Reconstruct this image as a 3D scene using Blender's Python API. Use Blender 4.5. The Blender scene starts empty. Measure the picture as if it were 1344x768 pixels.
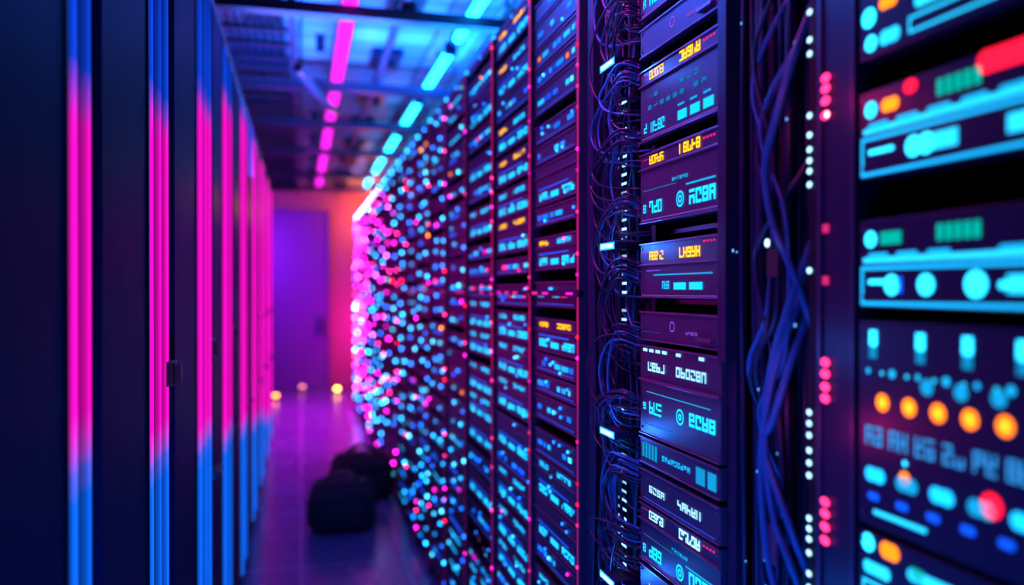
import bpy, math, random
from mathutils import Vector
R = random.Random(7)
EYE = 1.62
TH = math.atan(277/1045)
scene = bpy.context.scene
scene.view_settings.view_transform = 'Standard'
scene.view_settings.exposure = 0.4

# ---------------- materials ----------------
def principled(name, col, rough=.4, metal=0.0, noise=0.0, scale=20, spec=.5, bump=0.0):
    m = bpy.data.materials.new(name); m.use_nodes = True
    nt = m.node_tree; b = nt.nodes['Principled BSDF']
    b.inputs['Base Color'].default_value = (*col, 1)
    b.inputs['Roughness'].default_value = rough
    b.inputs['Metallic'].default_value = metal
    b.inputs['Specular IOR Level'].default_value = spec
    if noise > 0 or bump > 0:
        tc = nt.nodes.new('ShaderNodeTexCoord'); n = nt.nodes.new('ShaderNodeTexNoise')
        n.inputs['Scale'].default_value = scale; n.inputs['Detail'].default_value = 4
        nt.links.new(tc.outputs['Object'], n.inputs['Vector'])
        mr = nt.nodes.new('ShaderNodeMapRange')
        mr.inputs['To Min'].default_value = max(rough-noise, .03); mr.inputs['To Max'].default_value = rough+noise
        nt.links.new(n.outputs['Fac'], mr.inputs['Value']); nt.links.new(mr.outputs['Result'], b.inputs['Roughness'])
        if bump > 0:
            bp = nt.nodes.new('ShaderNodeBump'); bp.inputs['Strength'].default_value = bump; bp.inputs['Distance'].default_value = .005
            nt.links.new(n.outputs['Fac'], bp.inputs['Height']); nt.links.new(bp.outputs['Normal'], b.inputs['Normal'])
    return m
def glowmat(name, sampled):
    m = bpy.data.materials.new(name); m.use_nodes = True
    nt = m.node_tree; nt.nodes.clear()
    a = nt.nodes.new('ShaderNodeAttribute'); a.attribute_name = 'glow'
    e = nt.nodes.new('ShaderNodeEmission'); o = nt.nodes.new('ShaderNodeOutputMaterial')
    nt.links.new(a.outputs['Color'], e.inputs['Color']); nt.links.new(e.outputs[0], o.inputs[0])
    if not sampled:
        m.cycles.emission_sampling = 'NONE'
    return m
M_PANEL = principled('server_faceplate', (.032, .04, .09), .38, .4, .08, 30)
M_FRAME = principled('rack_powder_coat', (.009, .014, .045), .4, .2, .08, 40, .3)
M_DARK = principled('rack_interior_black', (.004, .004, .010), .6, 0, 0, 20, .2)
M_LIP = principled('anodised_trim', (.18, .12, .24), .3, .8, .06, 30)
M_DOOR = principled('cabinet_satin_door', (.004, .014, .055), .4, .0, .05, 8, .03)
M_DOOR.node_tree.nodes['Principled BSDF'].inputs['IOR'].default_value = 1.2
M_CABLE = principled('cable_black_sheath', (.004, .012, .04), .35, 0, 0, 20, .3)
M_CABLE2 = principled('cable_blue_sheath', (.008, .10, .24), .4, 0, 0, 20, .3)
M_PLASTIC = principled('black_plastic', (.012, .012, .015), .4)
M_FABRIC = principled('bag_fabric', (.012, .012, .02), .8, 0, .1, 90, .3, .5)
M_STEEL = principled('ceiling_steel', (.04, .04, .10), .4, .5, .1, 12)
M_LED = glowmat('indicator_glow', False)
M_TUBE_REFLECTION = glowmat('tube_and_reflection_glow', True)
MATS = [M_PANEL, M_FRAME, M_DARK, M_LIP, M_DOOR, M_CABLE, M_CABLE2, M_PLASTIC, M_FABRIC, M_STEEL, M_LED, M_TUBE_REFLECTION]
PANEL, FRAME, DARK, LIP, DOOR, CAB, CAB2, PLAS, FAB, STEEL, LED, TUBE = range(12)

class MB:
    def __init__(s): s.v=[]; s.f=[]; s.m=[]; s.c=[]; s.s=[]
    def face(s, pts, mat, col=(0,0,0), smooth=False):
        n=len(s.v); s.v += pts; s.f.append(tuple(range(n, n+len(pts)))); s.m.append(mat); s.c.append(col); s.s.append(smooth)
    def box(s, x0,x1,y0,y1,z0,z1,mat,col=(0,0,0)):
        z0+=EYE; z1+=EYE
        if x0>x1:x0,x1=x1,x0
        if y0>y1:y0,y1=y1,y0
        if z0>z1:z0,z1=z1,z0
        n=len(s.v)
        s.v += [(x0,y0,z0),(x1,y0,z0),(x1,y1,z0),(x0,y1,z0),(x0,y0,z1),(x1,y0,z1),(x1,y1,z1),(x0,y1,z1)]
        for q in ((0,3,2,1),(4,5,6,7),(0,1,5,4),(1,2,6,5),(2,3,7,6),(3,0,4,7)):
            s.f.append(tuple(n+i for i in q)); s.m.append(mat); s.c.append(col); s.s.append(False)
    def rect(s, x,y0,y1,z0,z1,col,mat=LED):
        z0+=EYE; z1+=EYE
        s.face([(x,y0,z0),(x,y0,z1),(x,y1,z1),(x,y1,z0)],mat,col)
    def disc(s, x,y,z,r,col,n=12,ry=None):
        ry = ry or r
        s.face([(x,y+ry*math.cos(2*math.pi*i/n),EYE+z+r*math.sin(2*math.pi*i/n)) for i in range(n)],LED,col)
    def dome(s,x,y,z,r,col,n=7):
        """indicator lamp lens: hemisphere bulging out toward the aisle (-X)"""
        z+=EYE; base=len(s.v)
        for dx,k in ((0,1.0),(-.75,.75)):
            for i in range(n):
                a=2*math.pi*i/n; s.v.append((x+dx*r,y+r*k*math.cos(a),z+r*k*math.sin(a)))
        for i in range(n):
            s.f.append((base+i,base+(i+1)%n,base+n+(i+1)%n,base+n+i)); s.m.append(LED); s.c.append(col); s.s.append(False)
        s.f.append(tuple(base+n+i for i in range(n))); s.m.append(LED); s.c.append(col); s.s.append(False)
    def ring(s, x,y,z,r,t,col,n=16):
        z+=EYE
        for i in range(n):
            a=2*math.pi*i/n; b=2*math.pi*(i+1)/n
            s.face([(x,y+r*math.cos(a),z+r*math.sin(a)),(x,y+r*math.cos(b),z+r*math.sin(b)),
                    (x,y+(r-t)*math.cos(b),z+(r-t)*math.sin(b)),(x,y+(r-t)*math.cos(a),z+(r-t)*math.sin(a))],LED,col)
    def tube(s, ctrl, r, mat, n=7, seg=6, col=(0,0,0), closed=False):
        P=[Vector((p[0],p[1],p[2]+EYE)) for p in ctrl]
        pts=[]
        for i in range(len(P)-1):
            p0=P[max(i-1,0)];p1=P[i];p2=P[i+1];p3=P[min(i+2,len(P)-1)]
            for k in range(seg):
                t=k/seg
                pts.append(.5*((2*p1)+(p2-p0)*t+(2*p0-5*p1+4*p2-p3)*t*t+(3*p1-p0-3*p2+p3)*t**3))
        pts.append(P[-1])
        base=len(s.v); N=None
        for i,p in enumerate(pts):
            d=(pts[min(i+1,len(pts)-1)]-pts[max(i-1,0)])
            if d.length<1e-9: d=Vector((0,0,1))
            d.normalize()
            if N is None:
                N=d.orthogonal().normalized()
            N=(N-d*N.dot(d))
            if N.length<1e-6:N=d.orthogonal()
            N.normalize(); B=d.cross(N)
            for k in range(n):
                a=2*math.pi*k/n
                s.v.append(tuple(p+N*(r*math.cos(a))+B*(r*math.sin(a))))
        for i in range(len(pts)-1):
            for k in range(n):
                s.f.append((base+i*n+k,base+i*n+(k+1)%n,base+(i+1)*n+(k+1)%n,base+(i+1)*n+k)); s.m.append(mat); s.c.append(col); s.s.append(True)
        for e in (0,len(pts)-1):
            q=[base+e*n+k for k in range(n)]
            s.f.append(tuple(q)); s.m.append(mat); s.c.append(col); s.s.append(False)
    def superell(s,cx,cy,cz,a,b,c,e,mat,nu=20,nv=12):
        cz+=EYE; base=len(s.v)
        sp=lambda t,p: math.copysign(abs(t)**p,t)
        for j in range(nv+1):
            ph=-math.pi/2+math.pi*j/nv
            for i in range(nu):
                th=2*math.pi*i/nu
                s.v.append((cx+a*sp(math.cos(ph),e)*sp(math.cos(th),e),cy+b*sp(math.cos(ph),e)*sp(math.sin(th),e),cz+c*sp(math.sin(ph),e)))
        for j in range(nv):
            for i in range(nu):
                s.f.append((base+j*nu+i,base+j*nu+(i+1)%nu,base+(j+1)*nu+(i+1)%nu,base+(j+1)*nu+i)); s.m.append(mat); s.c.append((0,0,0)); s.s.append(True)
    def build(s,name,parent=None,bevel=0):
        me=bpy.data.meshes.new(name); me.from_pydata(s.v,[],s.f)
        used=sorted(set(s.m)); remap={u:i for i,u in enumerate(used)}
        for u in used: me.materials.append(MATS[u])
        me.polygons.foreach_set('material_index',[remap[m] for m in s.m])
        me.polygons.foreach_set('use_smooth',s.s)
        at=me.color_attributes.new('glow','FLOAT_COLOR','CORNER')
        data=[]
        for f,c in zip(s.f,s.c):
            if c and isinstance(c[0],(tuple,list)):
                for k in c: data += [*k,1]
            else: data += [c[0],c[1],c[2],1]*len(f)
        at.data.foreach_set('color',data)
        me.update()
        o=bpy.data.objects.new(name,me); scene.collection.objects.link(o)
        if parent: o.parent=parent
        if bevel:
            b=o.modifiers.new('bevel','BEVEL'); b.width=bevel; b.segments=2; b.limit_method='ANGLE'
        return o
def empty(name):
    o=bpy.data.objects.new(name,None); scene.collection.objects.link(o); return o
def K(c,k): return (c[0]*k,c[1]*k,c[2]*k)
CY=(.01,.56,1.25); BL=(.005,.11,1.3); WH=(.35,.8,1.2); ORG=(1.3,.27,.01); YE=(1.3,.52,.01); RD=(1.2,.01,.05)
PK=(1.1,.03,.30); MG=(1.1,.015,.75); GRN=(0,.45,.38); VI=(.35,.1,.9)

# ---------------- server faceplates ----------------
XF=.725
def glyph(l,x,yl,z,w,h,col):
    """segment-style character; yl = its left edge (greater Y)"""
    t=min(w,h)*.26
    segs=[(0,1,1),(0,1,.5),(0,1,0)]
    on=[R.random()<.65 for _ in range(3)]
    for k,(a,b,v) in enumerate(segs):
        if on[k]: l.rect(x,yl,yl-w,z+v*(h-t),z+v*(h-t)+t,col)
    for side in (0,1):
        for half in (0,1):
            if R.random()<.78:
                y=yl-side*(w-t); l.rect(x,y,y-t,z+half*h/2,z+half*h/2+h/2,col)
def text(l,x,yl,z,w,h,n,col,gap=.25):
    cw=w/n
    for i in range(n):
        glyph(l,x,yl-i*cw,z,cw*(1-gap),h,col)
def plate(b,yl,yr,z0,z1,lip=True,mat=PANEL):
    b.box(XF,XF+.42,yl,yr,z0,z1,DARK)
    b.box(XF-.012,XF,yl,yr,z0,z1,mat)
    if lip:
        b.box(XF-.016,XF-.012,yl,yr,z1-.004,z1,LIP); b.box(XF-.016,XF-.012,yl,yr,z0,z0+.003,LIP)
    for y in (yl-.008,yr+.012):
        for z in (z0+.012,z1-.014):
            b.box(XF-.0145,XF-.012,y,y-.005,z,z+.005,LIP)
def unit(b,l,kind,yl,yr,z0,z1,k=1.0):
    W=yl-yr; H=z1-z0; x=XF-.0135
    Y=lambda u: yl-u*W
    V=lambda v: z0+v*H
    rc=lambda u0,u1,v0,v1,c: l.rect(x,Y(u0),Y(u1),V(v0),V(v1),c)
    if kind=='drawer':
        plate(b,yl,yr,z0,z1); l.ring(x,Y(.45),V(.55),H*.17,.002,K(VI,.9*k))
        text(l,x,Y(.62),V(.35),W*.14,.006,5,K(VI,.6)); rc(.04,.3,.3,.31,K(VI,.3))
        b.box(XF-.022,XF-.012,Y(.78),Y(.94),V(.2),V(.3),LIP)
        return
    plate(b,yl,yr,z0,z1)
    if kind in ('A1','A2','A3'):
        hb=.032 if kind!='A3' else .045
        b.box(XF-.018,XF-.012,yl,yr,z1-hb-.004,z1-hb,LIP)
        rows=z1-hb*.82
        text(l,x,Y(.14),rows,W*.20,.018,5,K(YE,1.4*k),.15); text(l,x,Y(.54),rows,W*.25,.020,5,K(YE,1.6*k),.15)
        for q in range(4): rc(.82+.035*q,.84+.035*q,.9,.93,K(PK,.7*k))
        rc(.03,.97,.04,.055,K(VI,.45)); rc(.0,1.,.985,1.,K(PK,.3))
        for q in range(5): rc(.03+.02*q,.042+.02*q,.80 if kind=='A3' else .90,.83 if kind=='A3' else .92,K(PK,.4))
    if kind=='A1':
        for rr in range(2):
            for q in range(9):
                if R.random()<.85: glyph(l,x,Y(.12+.085*q),V(.42+.15*rr),W*.05,.009,K(CY,.35*k))
        glyph(l,x,Y(.06),V(.12),W*.04,.02,K(CY,1.3*k)); text(l,x,Y(.16),V(.1),W*.2,.022,4,K(CY,1.5*k))
        for q in range(3): rc(.52+.15*q,.63+.15*q,.1,.22,K(CY,1.1*k)); rc(.52+.15*q,.60+.15*q,.28,.31,K(CY,.6*k))
    if kind=='A2':
        glyph(l,x,Y(.05),V(.15),W*.04,.018,K(CY,1.2*k)); text(l,x,Y(.14),V(.13),W*.18,.026,3,K(CY,1.6*k),.15)
        l.ring(x,Y(.55),V(.24),.016,.004,K(CY,1.3*k)); l.ring(x,Y(.55),V(.24),.008,.004,K(CY,1.3*k))
        text(l,x,Y(.66),V(.14),W*.30,.028,4,K(CY,1.6*k),.15); rc(.62,.95,.40,.42,K(CY,.8*k)); text(l,x,Y(.45),V(.5),W*.2,.007,6,K(CY,.6*k))
        rc(.05,.5,.46,.47,K(CY,.3))
    if kind=='A3':
        text(l,x,Y(.32),V(.16),W*.1,.016,3,K(CY,1.1*k))
        for q in range(2): rc(.47+.19*q,.62+.19*q,.15,.27,K(CY,1.2*k))
        rc(.2,.92,.4,.42,K(CY,.7*k)); rc(.1,.3,.48,.5,K(VI,.6*k))
    if kind=='B1':
        for q in range(10):
            if R.random()<.7: rc(.05+.09*q,.11+.09*q,.93,.965,K(WH,1.0*k))
        text(l,x,Y(.12),V(.72),W*.24,.019,4,K(WH,1.1*k),.15); text(l,x,Y(.5),V(.72),W*.36,.020,6,K(WH,1.0*k),.15)
        b.box(XF-.018,XF-.012,yl,yr,V(.60),V(.63),LIP)
        glyph(l,x,Y(.05),V(.28),W*.04,.015,K(CY,1.2*k)); text(l,x,Y(.14),V(.25),W*.18,.026,3,K(CY,1.6*k),.15)
        l.ring(x,Y(.55),V(.32),.016,.004,K(CY,1.3*k)); l.ring(x,Y(.55),V(.32),.007,.004,K(CY,1.3*k))
        text(l,x,Y(.66),V(.26),W*.30,.026,4,K(CY,1.5*k),.15); rc(.1,.9,.48,.49,K(CY,.6*k)); rc(.05,.5,.12,.13,K(CY,.4*k))
    if kind=='LAB':
        for q in range(5): rc(.04+.045*q,.07+.045*q,.25,.8,K(CY,.45*k))
        text(l,x,Y(.32),V(.4),W*.36,.011,9,K(CY,.8*k)); rc(.74,.84,.2,.75,K(CY,.45*k)); rc(.87,.96,.2,.75,K(CY,.5*k))
    if kind=='D':
        text(l,x,Y(.14),V(.35),W*.22,.015,4,K(WH,.9*k),.15); text(l,x,Y(.52),V(.35),W*.28,.017,5,K(WH,1.1*k),.15)
        rc(.05,.95,.1,.12,K(BL,.8*k))

def rackframe(b,ya,yb,top=.95,deep=.8):
    b.box(XF+.02,XF+deep,ya,ya+.02,-EYE,top,FRAME); b.box(XF+.02,XF+deep,yb-.02,yb,-EYE,top,FRAME)
    b.box(XF,XF+deep,ya,yb,top,top+.035,FRAME); b.box(XF,XF+deep,ya,yb,-EYE,-EYE+.05,FRAME)
    b.box(XF+deep-.02,XF+deep,ya,yb,-EYE+.05,top,DARK)

# ---- hero rack (columns with yellow/cyan read-outs) ----
rk=empty('server_rack'); b=MB(); l=MB()
rackframe(b,1.245,1.612)
yl,yr=1.60,1.257
layout=[('drawer',.497,.56),('A1',.315,.469),('A2',.141,.290),('A3',-.017,.099),('drawer',-.108,-.046),('B1',-.309,-.118),('LAB',-.372,-.315),('D',-.452,-.384),('A2x',-.580,-.458),
        ('D',-.66,-.59),('B1',-.86,-.67),('A3',-.98,-.88),('LAB',-1.06,-1.0),('A1',-1.22,-1.08),('B1',-1.42,-1.24),('D',-1.52,-1.44),
        ('A2',.58,.72),('A1',.74,.88)]
for k_,a,c in layout:
    if k_=='A2x':
        sv=YE; YE=WH; unit(b,l,'A2',yl,yr,a,c); YE=sv
    else: unit(b,l,k_,yl,yr,a,c)
for z in (.29+.008,.12,-.03): b.box(XF+.05,XF+.06,yl,yr,z,z+.01,LIP)
b.box(XF-.02,XF+.0,1.228,1.256,-.125,.95,FRAME)
b.box(XF+.0,XF+.02,1.228,1.256,-EYE,.95,FRAME)
b.build('frame_and_units',rk,.0008); l.build('readouts',rk)

# ---- near rack on the right ----
rk=empty('server_rack'); b=MB(); l=MB()
rackframe(b,.38,.992)
b.box(XF-.012,XF+.03,.905,.99,-EYE,.95,FRAME); b.box(XF-.016,XF-.012,.975,.985,-EYE,.95,PANEL); b.box(XF-.016,XF-.012,.905,.912,-EYE,.95,PANEL)
x=XF-.0135; yl=.90
def P(z0,z1): plate(b,.90,.40,z0,z1,False,FRAME)
def rr(u0,u1,z0,z1,c): l.rect(x,yl-u0,yl-u1,z0,z1,c)
def dd(u,z,r,c,ry=None): l.disc(x,yl-u,z,r*1.08,c,16,ry)
def bar(u0,u1,z,r,c):
    rr(u0+r,u1-r,z-r,z+r,c); dd(u0+r,z,r,c); dd(u1-r,z,r,c)
def outline(u0,u1,z0,z1,t,c):
    rr(u0,u1,z0,z0+t,c); rr(u0,u1,z1-t,z1,c); rr(u0,u0+t,z0,z1,c); rr(u1-t,u1,z0,z1,c)
CN=(.02,.66,1.2)
C1=K(CN,2.3); C2=K(CN,1.25)
def nearA(z,red=True):   # z = top of panel
    P(z-.113,z)
    dd(.024,z-.025,.010,C1); 
    if red: bar(.044,.073,z-.025,.008,K(ORG,1.6)); dd(.093,z-.007-.004,.008,K(RD,1.6),.011); bar(.192,.30,z-.012,.012,K(RD,1.3))
    else:
        rr(.042,.078,z-.033,z-.017,K(GRN,.9))
    for q in range(5): rr(.135+.013*q,.144+.013*q,z-.033,z-.014,K(GRN,1.0))
    bar(.01,.40,z-.052,.0035,C2); 
    for q in range(6): 
        if R.random()<.7: bar(.02+.05*q,.055+.05*q,z-.047,.004,K(CY,.9))
    outline(.006,.46,z-.110,z-.060,.0045,K(CY,1.0))
    bar(.02,.065,z-.08,.003,C1); dd(.118,z-.084,.012,C1); 
    if red: dd(.098,z-.084,.012,C1); rr(.12,.165,z-.094,z-.074,C2)
    else:
        rr(.07,.08,z-.094,z-.074,K(BL,1)); dd(.19,z-.084,.014,C1); dd(.062,z-.084,.012,C1); bar(.22,.4,z-.085,.004,C1)
    for q in range(3): rr(.23+.05*q,.265+.05*q,z-.094,z-.074,C2)
nearA(.257); nearA(.09,False)
P(.30,.42)
dd(.024,.318,.010,C1); bar(.04,.075,.318,.009,C2); bar(.1,.2,.345,.008,C2); dd(.02,.352,.012,C1); bar(.04,.07,.362,.008,K(ORG,1.5)); outline(.09,.4,.31,.33,.003,C2); bar(.1,.13,.372,.007,C1)
# indicator matrix panel
P(-.305,-.04)
for q,u in enumerate((.030,.113/1.0*.98,.18,.25,.32)):
    rr(u-.008,u+.006,-.067,-.052,C1); dd(u-.001,-.067,.007,C1); rr(u-.008,u+.006,-.088,-.072,K(CY,.4))
for q in range(8): dd(.02+.043*q,-.105,.005 if q%2 else .0035,K(CY,.9)); dd(.045+.043*q,-.106,.0025,C2)
for q in range(9): dd(.046+.0455*q,-.143,.0105,K((1.5,.26,.01),1.5)); l.disc(x-.0003,yl-(.046+.0455*q),-.143,.005,K((1.3,.5,.03),1.6),12)
for q in range(6): dd(.12+.05*q,-.115,.009,K(CY,.6))
for q in range(8):
    text(l,x,yl-.015-.043*q,-.20,.034,.024,2,K((.03,.28,.8),1.0),.2)
for q in range(6):
    bar(.015+.055*q,.05+.055*q,-.238,.009,K(CY,1.3 if q%2==0 else .6)); bar(.02+.05*q,.04+.05*q,-.266,.005,K(BL,.9))
dd(.085,-.212,.003,C1); dd(.0845,-.2305,.008,K(ORG,1.4)); dd(.211,-.231,.013,K(RD,1.5)); bar(.03,.12,-.285,.003,C2)
# lower panels
for z in (-.314,-.45,-.60,-.74,-.9,-1.05,-1.2,-1.35):
    P(z-.125,z); dd(.02,z-.014,.011,C1); bar(.043,.075,z-.014,.010,K(ORG,1.4)); bar(.012,.06,z-.045,.008,C2); bar(.09,.2,z-.03,.007,C2)
    outline(.01,.4,z-.118,z-.062,.004,C2); dd(.06,z-.09,.011,C1); dd(.13,z-.09,.011,C1); rr(.095,.115,z-.034,z-.02,K(GRN,.8)); dd(.2,z-.09,.012,K(RD,.9))
for z in (.44,.57,.70,.83):
    P(z,z+.115); dd(.02,z+.09,.010,C1); bar(.05,.09,z+.09,.008,K(ORG,1)); outline(.01,.4,z+.01,z+.06,.004,C2); bar(.03,.12,z+.035,.006,C1)
# post indicators
for z in (.296,.281,.264,.244,-.1016,-.1177,-.136,-.152,-.297,-.3135,-.332,-.351,.62,.635,.65,-.6,-.615,-.63,-.9,-.915):
    l.disc(XF-.0165,.964,z,.0065,K((1,.03,.18),2.6),12,.010)
l.disc(XF-.017,.96,.244,.004,K((1,.5,.5),5),10)
for z in (.0856,.0128): l.rect(XF-.0165,.970,.956,z-.006,z+.006,K(PK,.55))
for z in (.251,.223,.202,.186,.171,.1515,.0277,-.177,-.193,-.21,-.232,-.25,-.268,-.33,-.345,-.36,-.38,-.41,-.43,.34,.36,.40):
    l.disc(XF-.0165,1.0,z,.0042,K((.35,.7,1),2.4),10,.0055)
b.box(XF-.012,XF+.03,.992,1.008,-EYE,.95,DARK)
b.build('frame_and_units',rk,.0015); l.build('readouts',rk)

# ---- remaining columns ----
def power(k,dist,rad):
    # brightness raised with distance so defocused lamps keep bright discs
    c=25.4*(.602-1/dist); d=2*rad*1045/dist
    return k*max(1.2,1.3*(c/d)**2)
def far_rack(ya,yb,idx):
    rk=empty('server_rack'); b=MB(); l=MB()
    rackframe(b,ya,yb+.0)
    pw_=.028 if ya<3.2 else .02
    b.box(XF-.022,XF+.02,ya-.0,ya+pw_,-EYE,.95,FRAME)
    z=-1.53; dist=ya
    while z<.90:
        h=R.choice((.055,.075,.10,.12)) if dist<3.4 else (R.choice((.06,.075)) if dist<6 else .085); z1=min(z+h,.945)
        yl,yr=yb-.004,ya+.032
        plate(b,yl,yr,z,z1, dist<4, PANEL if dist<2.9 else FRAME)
        W=yl-yr; x=XF-.0135; zm=(z+z1)/2
        mid=-.08<zm<.20
        up=min(1,max(0,(zm+.25)/.4))
        pinkness=min(1,max(0,(dist-6.1+.9*up)/2.0))
        def pick():
            r=R.random()
            thr=.25+.55*up if dist<8.5 else .6+.32*up
            if R.random()<pinkness*thr: return R.choice((MG,MG,(1.1,.02,.6),(.8,.12,1.2),(.35,.06,1.3)))
            if zm>.2 and r<.02: return ORG
            if mid and r<.24: return R.choice((PK,PK,RD,MG))
            if r<.01: return ORG
            if r<.05: return MG
            if r<.52: return (.01,.44,1.3)
            if r<.80: return (.005,.20,1.4)
            return (.005,.10,1.3) if R.random()<.3 else (.08,.78,1.4)
        if dist<3.4:
            near=1.35
            if h>=.1:
                c=YE if (zm>.0 and R.random()<.55) or R.random()<.06 else CY
                if R.random()<.75: text(l,x,yl-.12*W,z1-.026,W*.22,.014,4,K(c,near),.15); text(l,x,yl-.55*W,z1-.026,W*.3,.015,5,K(c if R.random()<.6 else CY,near),.15)
                b.box(XF-.018,XF-.012,yl,yr,z1-.036,z1-.033,LIP)
                text(l,x,yl-.12*W,z+.015,W*.2,.022,3,K(CY,1.5),.15); l.rect(x,yl-.4*W,yl-.58*W,z+.015,z+.032,K(CY,1.2)); text(l,x,yl-.66*W,z+.015,W*.26,.022,4,K(CY,1.5),.15)
                l.rect(x,yl-.1*W,yl-.8*W,z+.047,z+.05,K(BL,1))
            else:
                if R.random()<.15 and h>.07: unit(b,l,'drawer',yl,yr,z,z1)
                else:
                    n=R.randint(3,7); u=.08
                    while u<.88:
                        w=R.uniform(.03,.16); 
                        if R.random()<.75: l.rect(x,yl-u*W,yl-min(u+w,.93)*W,zm-.008,zm+.006,K(pick(),R.uniform(.7,1.6)))
                        u+=w+R.uniform(.02,.06)
                    l.rect(x,yl-.06*W,yl-.9*W,z+.008,z+.0095,K(BL,.9))
            for q in range(4):
                if R.random()<.5: l.dome(x,yr+W*R.uniform(.03,.9),R.uniform(z+.01,z1-.01),.005,K(pick(),2.5))
        else:
            n=2 if dist<4.6 else 1
            for q in range(n):
                u=(q+R.uniform(.15,.85))/n
                if R.random()<.9:
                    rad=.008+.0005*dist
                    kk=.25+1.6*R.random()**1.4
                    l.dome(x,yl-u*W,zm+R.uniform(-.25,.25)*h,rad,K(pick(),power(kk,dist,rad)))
            if R.random()<.6 and dist<6: l.rect(x,yl-.15*W,yl-R.uniform(.4,.8)*W,z+.015,z+.026,K(R.choice((BL,CY)),.9))
        z=z1+R.choice((.008,.008,.02,.035))
    z=-1.5
    while z<.93:
        if R.random()<(.45 if dist<3 else .16): 
            c=R.choice((PK,RD,PK,MG))
            l.dome(XF-.022,ya+.012,z,.006,K(c,power(R.uniform(.3,1.2),max(dist,2.5),.006)))
        z+=.055
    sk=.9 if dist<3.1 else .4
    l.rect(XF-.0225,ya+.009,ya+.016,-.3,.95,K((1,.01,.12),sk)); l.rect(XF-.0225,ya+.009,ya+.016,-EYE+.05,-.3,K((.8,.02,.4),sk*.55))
    b.box(XF-.026,XF-.012,ya,yb,-.02,.0,FRAME); 
    for q in range(4):
        if R.random()<.7: l.rect(XF-.0265,ya+.04+.11*q,ya+.10+.11*q,-.014,-.007,K(R.choice((PK,MG)),.8+.05*dist))
    l.dome(XF-.004,ya+.05,.968,.013,K((.01,.35,1.3),power(1.6,max(dist,2.2),.013)))
    l.dome(XF-.004,ya+.3,.965,.009,K((.01,.22,1.3),power(1.0,max(dist,2.2),.009)))
    b.build('frame_and_units',rk,.0008 if dist<4 else 0); l.build('indicators',rk)
far_rack(1.965,2.405,0)
y=2.42; i=1
while y<11.1:
    far_rack(y,y+.505,i); y+=.515; i+=1
# ---- cable channels ----
cb=MB(); 
cb.box(XF+.16,XF+.2,1.614,1.958,-EYE,.95,DARK)
for z in [i*.11-1.5 for i in range(22)]:
    cb.box(XF+.10,XF+.16,1.64,1.93,z,z+.05,FRAME)
    for q in range(6): cb.box(XF+.09,XF+.10,1.66+q*.04,1.685+q*.04,z+.012,z+.036,PLAS)
lg=MB()
z=-1.5
while z<.93:
    if (math.sin(z*9)+R.random())>.1:
        lg.rect(XF-.0,1.735,1.705,z,z+.006,K((.3,.65,1),R.uniform(.6,1.8)))
        if R.random()<.4: lg.rect(XF-.0,1.755,1.745,z,z+.006,K((.2,.4,1),.9))
    z+=.021
for zc in (.511,.099,-.326,-.66,-1.05,.85):
    lg.rect(XF-.052,1.732,1.662,zc-.004,zc+.004,K((.25,.7,1),6)); lg.box(XF-.05,XF+.03,1.735,1.655,zc-.008,zc+.008,FRAME)
    lg.rect(XF-.0512,1.742,1.654,zc-.008,zc+.008,K((.01,.25,1),2.6))
par=empty('patch_cable_bundle')
cb2=MB()
for g in range(17):
    zc=.90-g*.145
    for q in range(10):
        z0=zc+R.uniform(-.02,.03); drop=R.uniform(.07,.19); out=R.uniform(.10,.25)
        xo=R.uniform(-.045,.01)
        r=R.uniform(.0020,.0034)
        m=CAB if R.random()<.75 else CAB2
        cb2.tube([(XF-.01,1.612,z0),(XF-.035+xo*.3,1.64,z0+.012),(XF+xo,1.61+out*.75,z0-.01),(XF+xo,1.61+out,z0-drop*.5),(XF+xo*.8,1.61+out*.8,z0-drop),(XF+.01,1.67,z0-drop-.02),(XF+.09,1.66,z0-drop-.01)],r,m)
for q in range(16):
    yy=R.uniform(1.70,1.92); xx=XF+R.uniform(.0,.07); pts=[]
    z=.95
    while z>-1.62: pts.append((xx+R.uniform(-.015,.015),min(1.94,max(1.64,yy+R.uniform(-.02,.02))),z)); z-=.17
    cb2.tube(pts,R.uniform(.003,.005),CAB if R.random()<.8 else CAB2,6,4)
for q in range(6):
    yy=1.9+q*.006; cb2.tube([(XF-.005,yy,.95),(XF-.01,yy+R.uniform(-.01,.01),.3),(XF-.005,yy+R.uniform(-.01,.01),-.3),(XF-.01,yy,-.9),(XF-.005,yy,-1.6)],.004,CAB,6,6)
cb.build('backplane',par); cb2.build('cables',par); lg.build('port_lights',par)

par=empty('power_cable_bundle'); cb=MB(); c2=MB(); lg=MB()
cb.box(XF+.16,XF+.2,1.018,1.225,-EYE,.95,DARK)
for z in [i*.2-1.5 for i in range(13)]: cb.box(XF+.05,XF+.16,1.02,1.225,z,z+.02,FRAME)
for q in range(22):
    yy=1.055+.0075*q; xx=XF+R.uniform(-.005,.05); ph=R.uniform(0,6); am=R.uniform(.001,.005); pts=[]
    for j in range(14):
        z=.93-j*.195
        pts.append((xx+.006*math.cos(ph+j*.6),yy+am*math.sin(ph+j*.7),z))
    c2.tube(pts,R.uniform(.004,.0075),CAB if R.random()<.85 else CAB2,8,5)
for q in range(5):   # looping slack
    z0=R.uniform(.1,.5); z1=z0-R.uniform(.35,.6); y0=R.uniform(1.04,1.08); xx=XF+R.uniform(-.03,-.015)
    c2.tube([(XF+.06,y0,z0+.1),(xx+.01,y0+.01,z0),(xx,y0+R.uniform(.05,.10),z0-.1),(xx,y0+R.uniform(-.0,.04),(z0+z1)/2),(xx,y0+R.uniform(.0,.03),z1+.05),(xx+.01,y0+R.uniform(.05,.1),z1-.06),(XF+.05,y0+.1,z1-.2)],R.uniform(.003,.005),CAB2 if q%3==0 else CAB,8,7)
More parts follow.
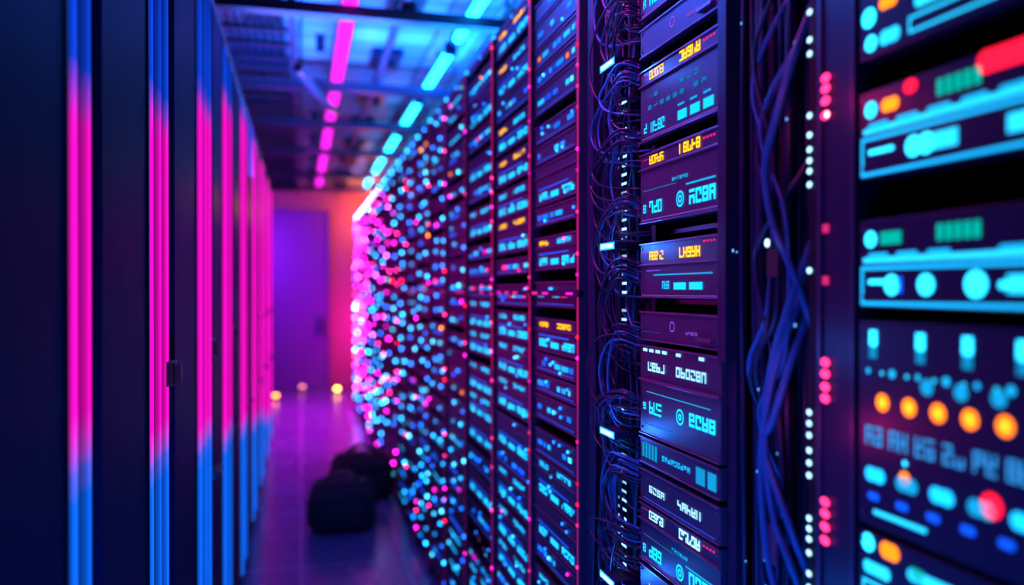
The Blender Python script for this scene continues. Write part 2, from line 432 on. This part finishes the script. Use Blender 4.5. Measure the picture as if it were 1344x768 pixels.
for (za,zb,ya) in ((-.0,-.42,1.03),(-.05,-.5,1.04),(.35,.02,1.03),(-.1,-.36,1.035)):
    c2.tube([(XF+.03,ya,za+.12),(XF-.02,ya,za),(XF-.035,ya+.03,za-.1),(XF-.035,ya+.055,(za+zb)/2),(XF-.03,ya+.04,zb+.08),(XF-.02,ya+.0,zb),(XF+.02,ya-.0,zb-.1)],.006,CAB2,8,7)
c2.box(XF-.03,XF-.026,1.06,1.10,-.42,-.36,LIP); c2.box(XF-.035,XF-.03,1.05,1.08,.02,.06,PLAS)
for q in range(22):
    lg.disc(XF-.018,R.uniform(1.03,1.21),R.uniform(-.9,.6),R.uniform(.0015,.003),K((.1,.4,1),1.6),8)
lg.disc(XF-.05,1.055,.07,.006,K((.5,.8,1),2.5),10)
cb.build('backplane',par); c2.build('cables',par); lg.build('status_lights',par)

# ---------------- left cabinet row ----------------
XL=-.3125; TOPL=1.05
groups=[(.45,.62,2,.25,-.2),(1.228,1.386,2,.28,-.236),(1.83,2.14,3,.40,-.36),(2.63,3.04,3,.6,-.48),(3.44,3.96,2,.8,-.62),(4.45,5.0,2,.95,-.75),(5.5,6.05,2,1.0,-.9),(6.5,7.1,2,1.1,-1.0),(7.5,8.1,2,1.1,-1.2),(8.5,9.05,2,1.1,-1.3)]
edges=[-.6]+[(g[0]+g[1])/2 for g in groups]+[9.25]
def reflection_col(z,zt,zb):  # magenta and blue reflections on the columns, painted as emission colour
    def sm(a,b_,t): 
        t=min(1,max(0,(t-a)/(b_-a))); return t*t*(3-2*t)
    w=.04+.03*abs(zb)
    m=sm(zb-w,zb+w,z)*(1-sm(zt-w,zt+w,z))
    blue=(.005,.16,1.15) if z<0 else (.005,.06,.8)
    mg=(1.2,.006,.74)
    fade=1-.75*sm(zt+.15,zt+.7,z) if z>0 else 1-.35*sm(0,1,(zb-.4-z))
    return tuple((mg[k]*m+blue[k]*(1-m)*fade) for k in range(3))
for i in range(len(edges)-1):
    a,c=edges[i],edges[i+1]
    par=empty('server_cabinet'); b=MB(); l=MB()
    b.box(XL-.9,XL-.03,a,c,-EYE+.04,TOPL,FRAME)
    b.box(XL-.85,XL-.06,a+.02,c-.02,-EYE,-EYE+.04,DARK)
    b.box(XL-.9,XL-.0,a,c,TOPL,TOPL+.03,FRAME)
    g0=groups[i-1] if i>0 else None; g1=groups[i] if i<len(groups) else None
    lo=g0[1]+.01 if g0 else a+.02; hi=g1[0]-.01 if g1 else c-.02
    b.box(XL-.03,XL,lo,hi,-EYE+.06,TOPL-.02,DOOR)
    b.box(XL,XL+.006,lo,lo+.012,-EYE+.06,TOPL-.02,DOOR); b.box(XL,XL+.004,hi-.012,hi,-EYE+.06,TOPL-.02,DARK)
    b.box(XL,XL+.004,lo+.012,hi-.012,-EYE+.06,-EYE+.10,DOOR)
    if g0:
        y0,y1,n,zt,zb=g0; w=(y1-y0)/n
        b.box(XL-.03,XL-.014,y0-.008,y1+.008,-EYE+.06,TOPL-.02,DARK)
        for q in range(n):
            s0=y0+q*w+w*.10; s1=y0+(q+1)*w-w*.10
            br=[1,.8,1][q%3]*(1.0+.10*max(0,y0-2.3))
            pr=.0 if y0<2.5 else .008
            prof=[(0,-.012,.10),(.25,-.002+pr*.7,.5),(.5,pr,1.0),(.75,-.002+pr*.7,.5),(1,-.012,.10)]  # painted highlight across each column: dim edges, bright centre
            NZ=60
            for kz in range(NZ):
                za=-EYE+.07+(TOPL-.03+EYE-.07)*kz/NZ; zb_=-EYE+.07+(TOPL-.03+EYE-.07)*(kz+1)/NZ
                ca=reflection_col(za,zt,zb); cb_=reflection_col(zb_,zt,zb)
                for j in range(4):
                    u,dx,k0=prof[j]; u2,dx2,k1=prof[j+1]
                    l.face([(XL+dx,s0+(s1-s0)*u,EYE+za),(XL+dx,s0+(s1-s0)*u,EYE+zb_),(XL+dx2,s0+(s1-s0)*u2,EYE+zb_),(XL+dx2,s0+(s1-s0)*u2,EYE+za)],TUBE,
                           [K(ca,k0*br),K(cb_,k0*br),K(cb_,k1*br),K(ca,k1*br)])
        hy=y1-.05
        if i>=3:
            b.box(XL-.01,XL+.014,hy-.02,hy+.05,-.235,-.175,PLAS); b.box(XL+.014,XL+.030,hy-.012,hy+.006,-.23,-.18,PLAS); b.box(XL+.014,XL+.026,hy+.02,hy+.04,-.22,-.19,LIP)
        if i>=4: b.box(XL-.005,XL+.030,y1-.06,y1+.05,-.67,-.635,PLAS); b.box(XL+.030,XL+.040,y1-.05,y1+.0,-.665,-.65,FRAME)
    b.build('body_and_door',par,.002); 
    if l.v: l.build('reflection_columns',par)  # glowing stand-ins for reflections, not lamps

# ---------------- room shell ----------------
CE=1.75
def tilemat(name,c1,c2,mortar,sx,sy,rough,bumpd=.3,metal=0):
    m=bpy.data.materials.new(name); m.use_nodes=True; nt=m.node_tree; p=nt.nodes['Principled BSDF']
    tc=nt.nodes.new('ShaderNodeTexCoord'); br=nt.nodes.new('ShaderNodeTexBrick'); br.offset=0
    br.inputs['Color1'].default_value=(*c1,1); br.inputs['Color2'].default_value=(*c2,1); br.inputs['Mortar'].default_value=(*mortar,1)
    br.inputs['Scale'].default_value=1; br.inputs['Brick Width'].default_value=sx; br.inputs['Row Height'].default_value=sy; br.inputs['Mortar Size'].default_value=.008
    nt.links.new(tc.outputs['Object'],br.inputs['Vector']); nt.links.new(br.outputs['Color'],p.inputs['Base Color'])
    n=nt.nodes.new('ShaderNodeTexNoise'); n.inputs['Scale'].default_value=6; nt.links.new(tc.outputs['Object'],n.inputs['Vector'])
    mr=nt.nodes.new('ShaderNodeMapRange'); mr.inputs['To Min'].default_value=rough*.6; mr.inputs['To Max'].default_value=rough*1.4
    nt.links.new(n.outputs['Fac'],mr.inputs['Value']); nt.links.new(mr.outputs['Result'],p.inputs['Roughness']); p.inputs['Metallic'].default_value=metal
    bp=nt.nodes.new('ShaderNodeBump'); bp.inputs['Strength'].default_value=bumpd; bp.inputs['Distance'].default_value=.01; bp.invert=True
    nt.links.new(br.outputs['Fac'],bp.inputs['Height']); nt.links.new(bp.outputs['Normal'],p.inputs['Normal'])
    return m
def slab(name,x0,x1,y0,y1,z0,z1,mat):
    me=bpy.data.meshes.new(name)
    v=[(x0,y0,z0),(x1,y0,z0),(x1,y1,z0),(x0,y1,z0),(x0,y0,z1),(x1,y0,z1),(x1,y1,z1),(x0,y1,z1)]
    me.from_pydata(v,[],[(0,3,2,1),(4,5,6,7),(0,1,5,4),(1,2,6,5),(2,3,7,6),(3,0,4,7)]); me.materials.append(mat)
    o=bpy.data.objects.new(name,me); scene.collection.objects.link(o); return o
M_FLOOR=tilemat('raised_floor_tile',(.055,.06,.16),(.07,.08,.19),(.22,.18,.35),.6,.6,.24)
M_CEIL=tilemat('ceiling_tile',(.25,.40,.6),(.10,.17,.3),(.01,.01,.02),.3,.3,.6,.8)
M_WALL=principled('painted_wall',(.38,.13,.26),.6,0,.1,5,.3,.1)
M_WALLD=principled('dark_wall',(.05,.05,.07),.6,0,.1,5,.3,.1)
M_PDOOR=principled('violet_painted_door',(.16,.03,.42),.5,0,.08,6)
slab('floor',-1.4,2.4,-1.6,13.7,-.08,0,M_FLOOR)
slab('ceiling',-1.4,2.4,-1.6,13.7,EYE+CE,EYE+CE+.1,M_CEIL)
slab('wall_back',-1.4,2.4,13.6,13.7,0,EYE+CE,M_WALL)
slab('wall_left',-1.5,-1.4,-1.6,13.7,0,EYE+CE,M_WALLD)
slab('wall_right',2.4,2.5,-1.6,13.7,0,EYE+CE,M_WALLD)
slab('wall_front',-1.4,2.4,-1.7,-1.6,0,EYE+CE,M_WALLD)
MATS.append(M_PDOOR); PD=12
d=MB(); d.box(-.62,.44,13.55,13.598,-EYE,1.27,PD); d.box(-.64,-.60,13.53,13.598,-EYE,1.30,FRAME); d.box(.43,.455,13.52,13.598,-EYE,1.30,PD)
d.box(-.64,.455,13.53,13.598,1.27,1.31,PD); d.box(.32,.36,13.47,13.51,-.75,-.45,STEEL); d.box(.33,.35,13.51,13.55,-.72,-.70,STEEL); d.box(.33,.35,13.51,13.55,-.50,-.48,STEEL)
d.build('door_1')

# ---------------- overhead structure ----------------
tray=empty('overhead_cable_tray')
b=MB()
zt=1.5
for X in (-.55,-.05,.55,1.15):
    b.box(X-.02,X+.02,-1.5,13.5,zt+.05,zt+.10,STEEL)
ys=[1.2,2.6,4.45,6.1,7.5,9.0,10.8,12.3]
for Y in ys:
    b.box(-1.3,2.2,Y-.03,Y+.03,zt-.01,zt+.05,STEEL); b.box(-1.3,2.2,Y-.045,Y+.045,zt-.015,zt-.01,STEEL)
    for X in (-.55,.55,1.15): b.box(X-.008,X+.008,Y-.008,Y+.008,zt+.05,CE,STEEL)
Y=.5
while Y<13.4:
    b.box(-.55,-.05,Y-.012,Y+.012,zt+.06,zt+.08,STEEL); Y+=.3
b.build('beams',tray)
b=MB()
for q in range(9):
    X=-.5+q*.05; b.tube([(X,-1.4,zt+.1),(X+.02,2,zt+.115),(X-.02,5,zt+.1),(X+.03,8,zt+.12),(X,13.3,zt+.1)],.018,CAB,7,6)
b.tube([(-.02,5.2,zt-.1),(.2,6.3,zt-.08),(.3,6.8,zt+.0)],.03,STEEL,8,5)
b.build('cables',tray)
b=MB()
for q in range(11):
    Y=.8+q*1.2
    b.box(.10,.16,Y,Y+.02,CE-.12,CE,STEEL)
    b.box(-.35,-.10,Y+.25,Y+.75,CE-.10,CE,STEEL); b.box(.50,.72,Y+.2,Y+.6,CE-.05,CE,FRAME); b.tube([(.61,Y+.4,CE-.10),(.61,Y+.4,CE-.05)],.07,FRAME,14,2)
b.build('ceiling_vent_fixtures')
b=MB()
LX=.97
for q in range(8):
    Y0=.90+q*1.46
    b.tube([(LX,Y0,1.6),(LX,Y0+1.18,1.6)],.030,TUBE,10,2,K((.01,.52,1.2),9))
    b.box(LX-.04,LX+.04,Y0-.04,Y0,1.57,1.64,STEEL); b.box(LX-.04,LX+.04,Y0+1.18,Y0+1.22,1.57,1.64,STEEL); b.box(LX-.03,LX+.03,Y0-.04,Y0+1.22,1.632,1.66,STEEL)
    b.box(LX-.01,LX+.01,Y0+.5,Y0+.52,1.66,CE,STEEL)
b.build('ceiling_tube_light')
b=MB()
b.box(.21,.32,-1.3,13.2,1.60,1.66,STEEL)
Y=-1.2
while Y<13:
    b.box(.225,.305,Y,Y+2.36,1.585,1.60,TUBE,K((1,.015,.8),1.6)); Y+=2.4
Y=-1.2
for q in range(12): b.box(.255,.275,Y+q*1.2,Y+q*1.2+.02,1.66,CE,STEEL)
b.build('magenta_linear_light')

# ---------------- bags on the floor ----------------
def bag(cx,cy,w,dp,h):
    b=MB(); zf=-EYE
    b.superell(cx,cy,zf+h*.42,w/2,dp/2,h*.42,.38,FAB,28,16)
    b.superell(cx,cy-dp*.47,zf+h*.30,w*.36,dp*.10,h*.22,.5,FAB)
    b.superell(cx-w*.47,cy,zf+h*.32,w*.07,dp*.3,h*.24,.5,FAB)
    b.superell(cx,cy,zf+h*.83,w*.42,dp*.36,h*.07,.5,FAB)
    for s in (-.22,.22):
        b.tube([(cx-w*.28,cy+dp*s,zf+h*.55),(cx-w*.24,cy+dp*s*.8,zf+h*.9),(cx,cy+dp*s*.3,zf+h*1.04),(cx+w*.24,cy+dp*s*.8,zf+h*.9),(cx+w*.28,cy+dp*s,zf+h*.55)],.012,PLAS,8,6)
    b.tube([(cx-w*.4,cy,zf+h*.89),(cx+w*.4,cy,zf+h*.89)],.006,LIP,6,3)
    for s in (-.3,.3): b.superell(cx+w*s,cy,zf+.012,.03,dp*.4,.012,.4,PLAS)
    return b.build('tool_bag')
bag(.27,5.55,.44,.36,.36); bag(.46,6.35,.48,.36,.38)
# end-of-aisle floor marker lamps
b=MB()
for (X,Y,c,k) in ((-.36,12.2,ORG,9),(.02,13.2,(1,.25,.3),3),(.55,12.8,(1,.4,.05),18)):
    b.tube([(X,Y,-EYE),(X,Y,-EYE+.05)],.05,FRAME,12,1)
    b.tube([(X,Y,-EYE+.05),(X,Y,-EYE+.08)],.035,LED,12,1,K(c,k))
b.build('floor_marker_lamps')

# ---------------- lights ----------------
def area(name,loc,target,sx,sy,col,e,spread=180):
    L=bpy.data.lights.new(name,'AREA'); L.shape='RECTANGLE'; L.size=sx; L.size_y=sy; L.color=col; L.energy=e; L.spread=math.radians(spread)
    o=bpy.data.objects.new(name,L); scene.collection.objects.link(o)
    o.location=(loc[0],loc[1],loc[2]+EYE); dv=Vector(target)-Vector(loc); o.rotation_euler=dv.to_track_quat('-Z','Y').to_euler(); return o
def point(name,loc,col,e,r=.05):
    L=bpy.data.lights.new(name,'POINT'); L.color=col; L.energy=e; L.shadow_soft_size=r
    o=bpy.data.objects.new(name,L); scene.collection.objects.link(o); o.location=(loc[0],loc[1],loc[2]+EYE); return o
area('rack_wash_light_magenta',(-.1,1.6,1.40),(.8,1.75,.25),.3,1.0,(.8,.03,.5),15,80)
area('rack_wash_light_blue',(-.2,.6,-1.2),(.9,1.6,-.2),.3,1.6,(.005,.12,1),50)
area('aisle_fill_blue',(.2,3.4,1.45),(.45,3.4,-1.6),.2,5.0,(.005,.12,1),150)  # added blue fill for the aisle, no fixture of its own
area('aisle_light_magenta',(.2,10.3,1.40),(.2,10.0,-1.6),.3,4.0,(1,.015,.70),115,75)
area('ceiling_fill_blue',(1.15,5.5,1.05),(1.0,5.5,1.75),.2,10.5,(.005,.19,1),800)  # added unseen light that turns the ceiling blue
area('ceiling_fill_magenta',(-.65,5.5,1.12),(-.4,5.5,1.75),.2,7,(.8,.02,.7),34)  # added unseen light, puts magenta on the left half of the ceiling
point('end_wall_lamp_orange',(1.15,13.1,1.25),(1,.22,.01),42)
point('end_wall_lamp_pink',(1.2,12.8,-.6),(1,.01,.35),55)
area('end_lobby_light_violet',(-.9,12.4,.8),(0,13.5,-.2),.6,.6,(.45,.03,1),28)
for zc in (.511,.099,-.326,-.66):
    point('port_light_blue',(XF-.09,1.70,zc),(.02,.20,1),.6,.01)
for zc in (.5,-.1,-.5):
    point('cable_fill_blue',(XF-.16,1.12,zc),(.01,.20,1),.32,.03)  # unseen point lights added to tint the near cables blue
point('post_glow_red',(XF-.10,.97,.27),(1,.02,.15),.30,.02)
point('post_glow_red',(XF-.10,.97,-.2),(1,.02,.25),.25,.02)
w=bpy.data.worlds.new('World'); scene.world=w; w.use_nodes=True
w.node_tree.nodes['Background'].inputs[0].default_value=(.004,.008,.04,1); w.node_tree.nodes['Background'].inputs[1].default_value=1

# ---------------- camera ----------------
cam=bpy.data.cameras.new('camera'); co=bpy.data.objects.new('camera',cam); scene.collection.objects.link(co)
co.location=(0,0,EYE); co.rotation_euler=(math.radians(90-.2),0,-TH)
cam.sensor_width=36; cam.lens=1045/1344*36; cam.clip_start=.02
cam.dof.use_dof=True; cam.dof.focus_distance=1.70; cam.dof.aperture_fstop=1.3
scene.camera=co
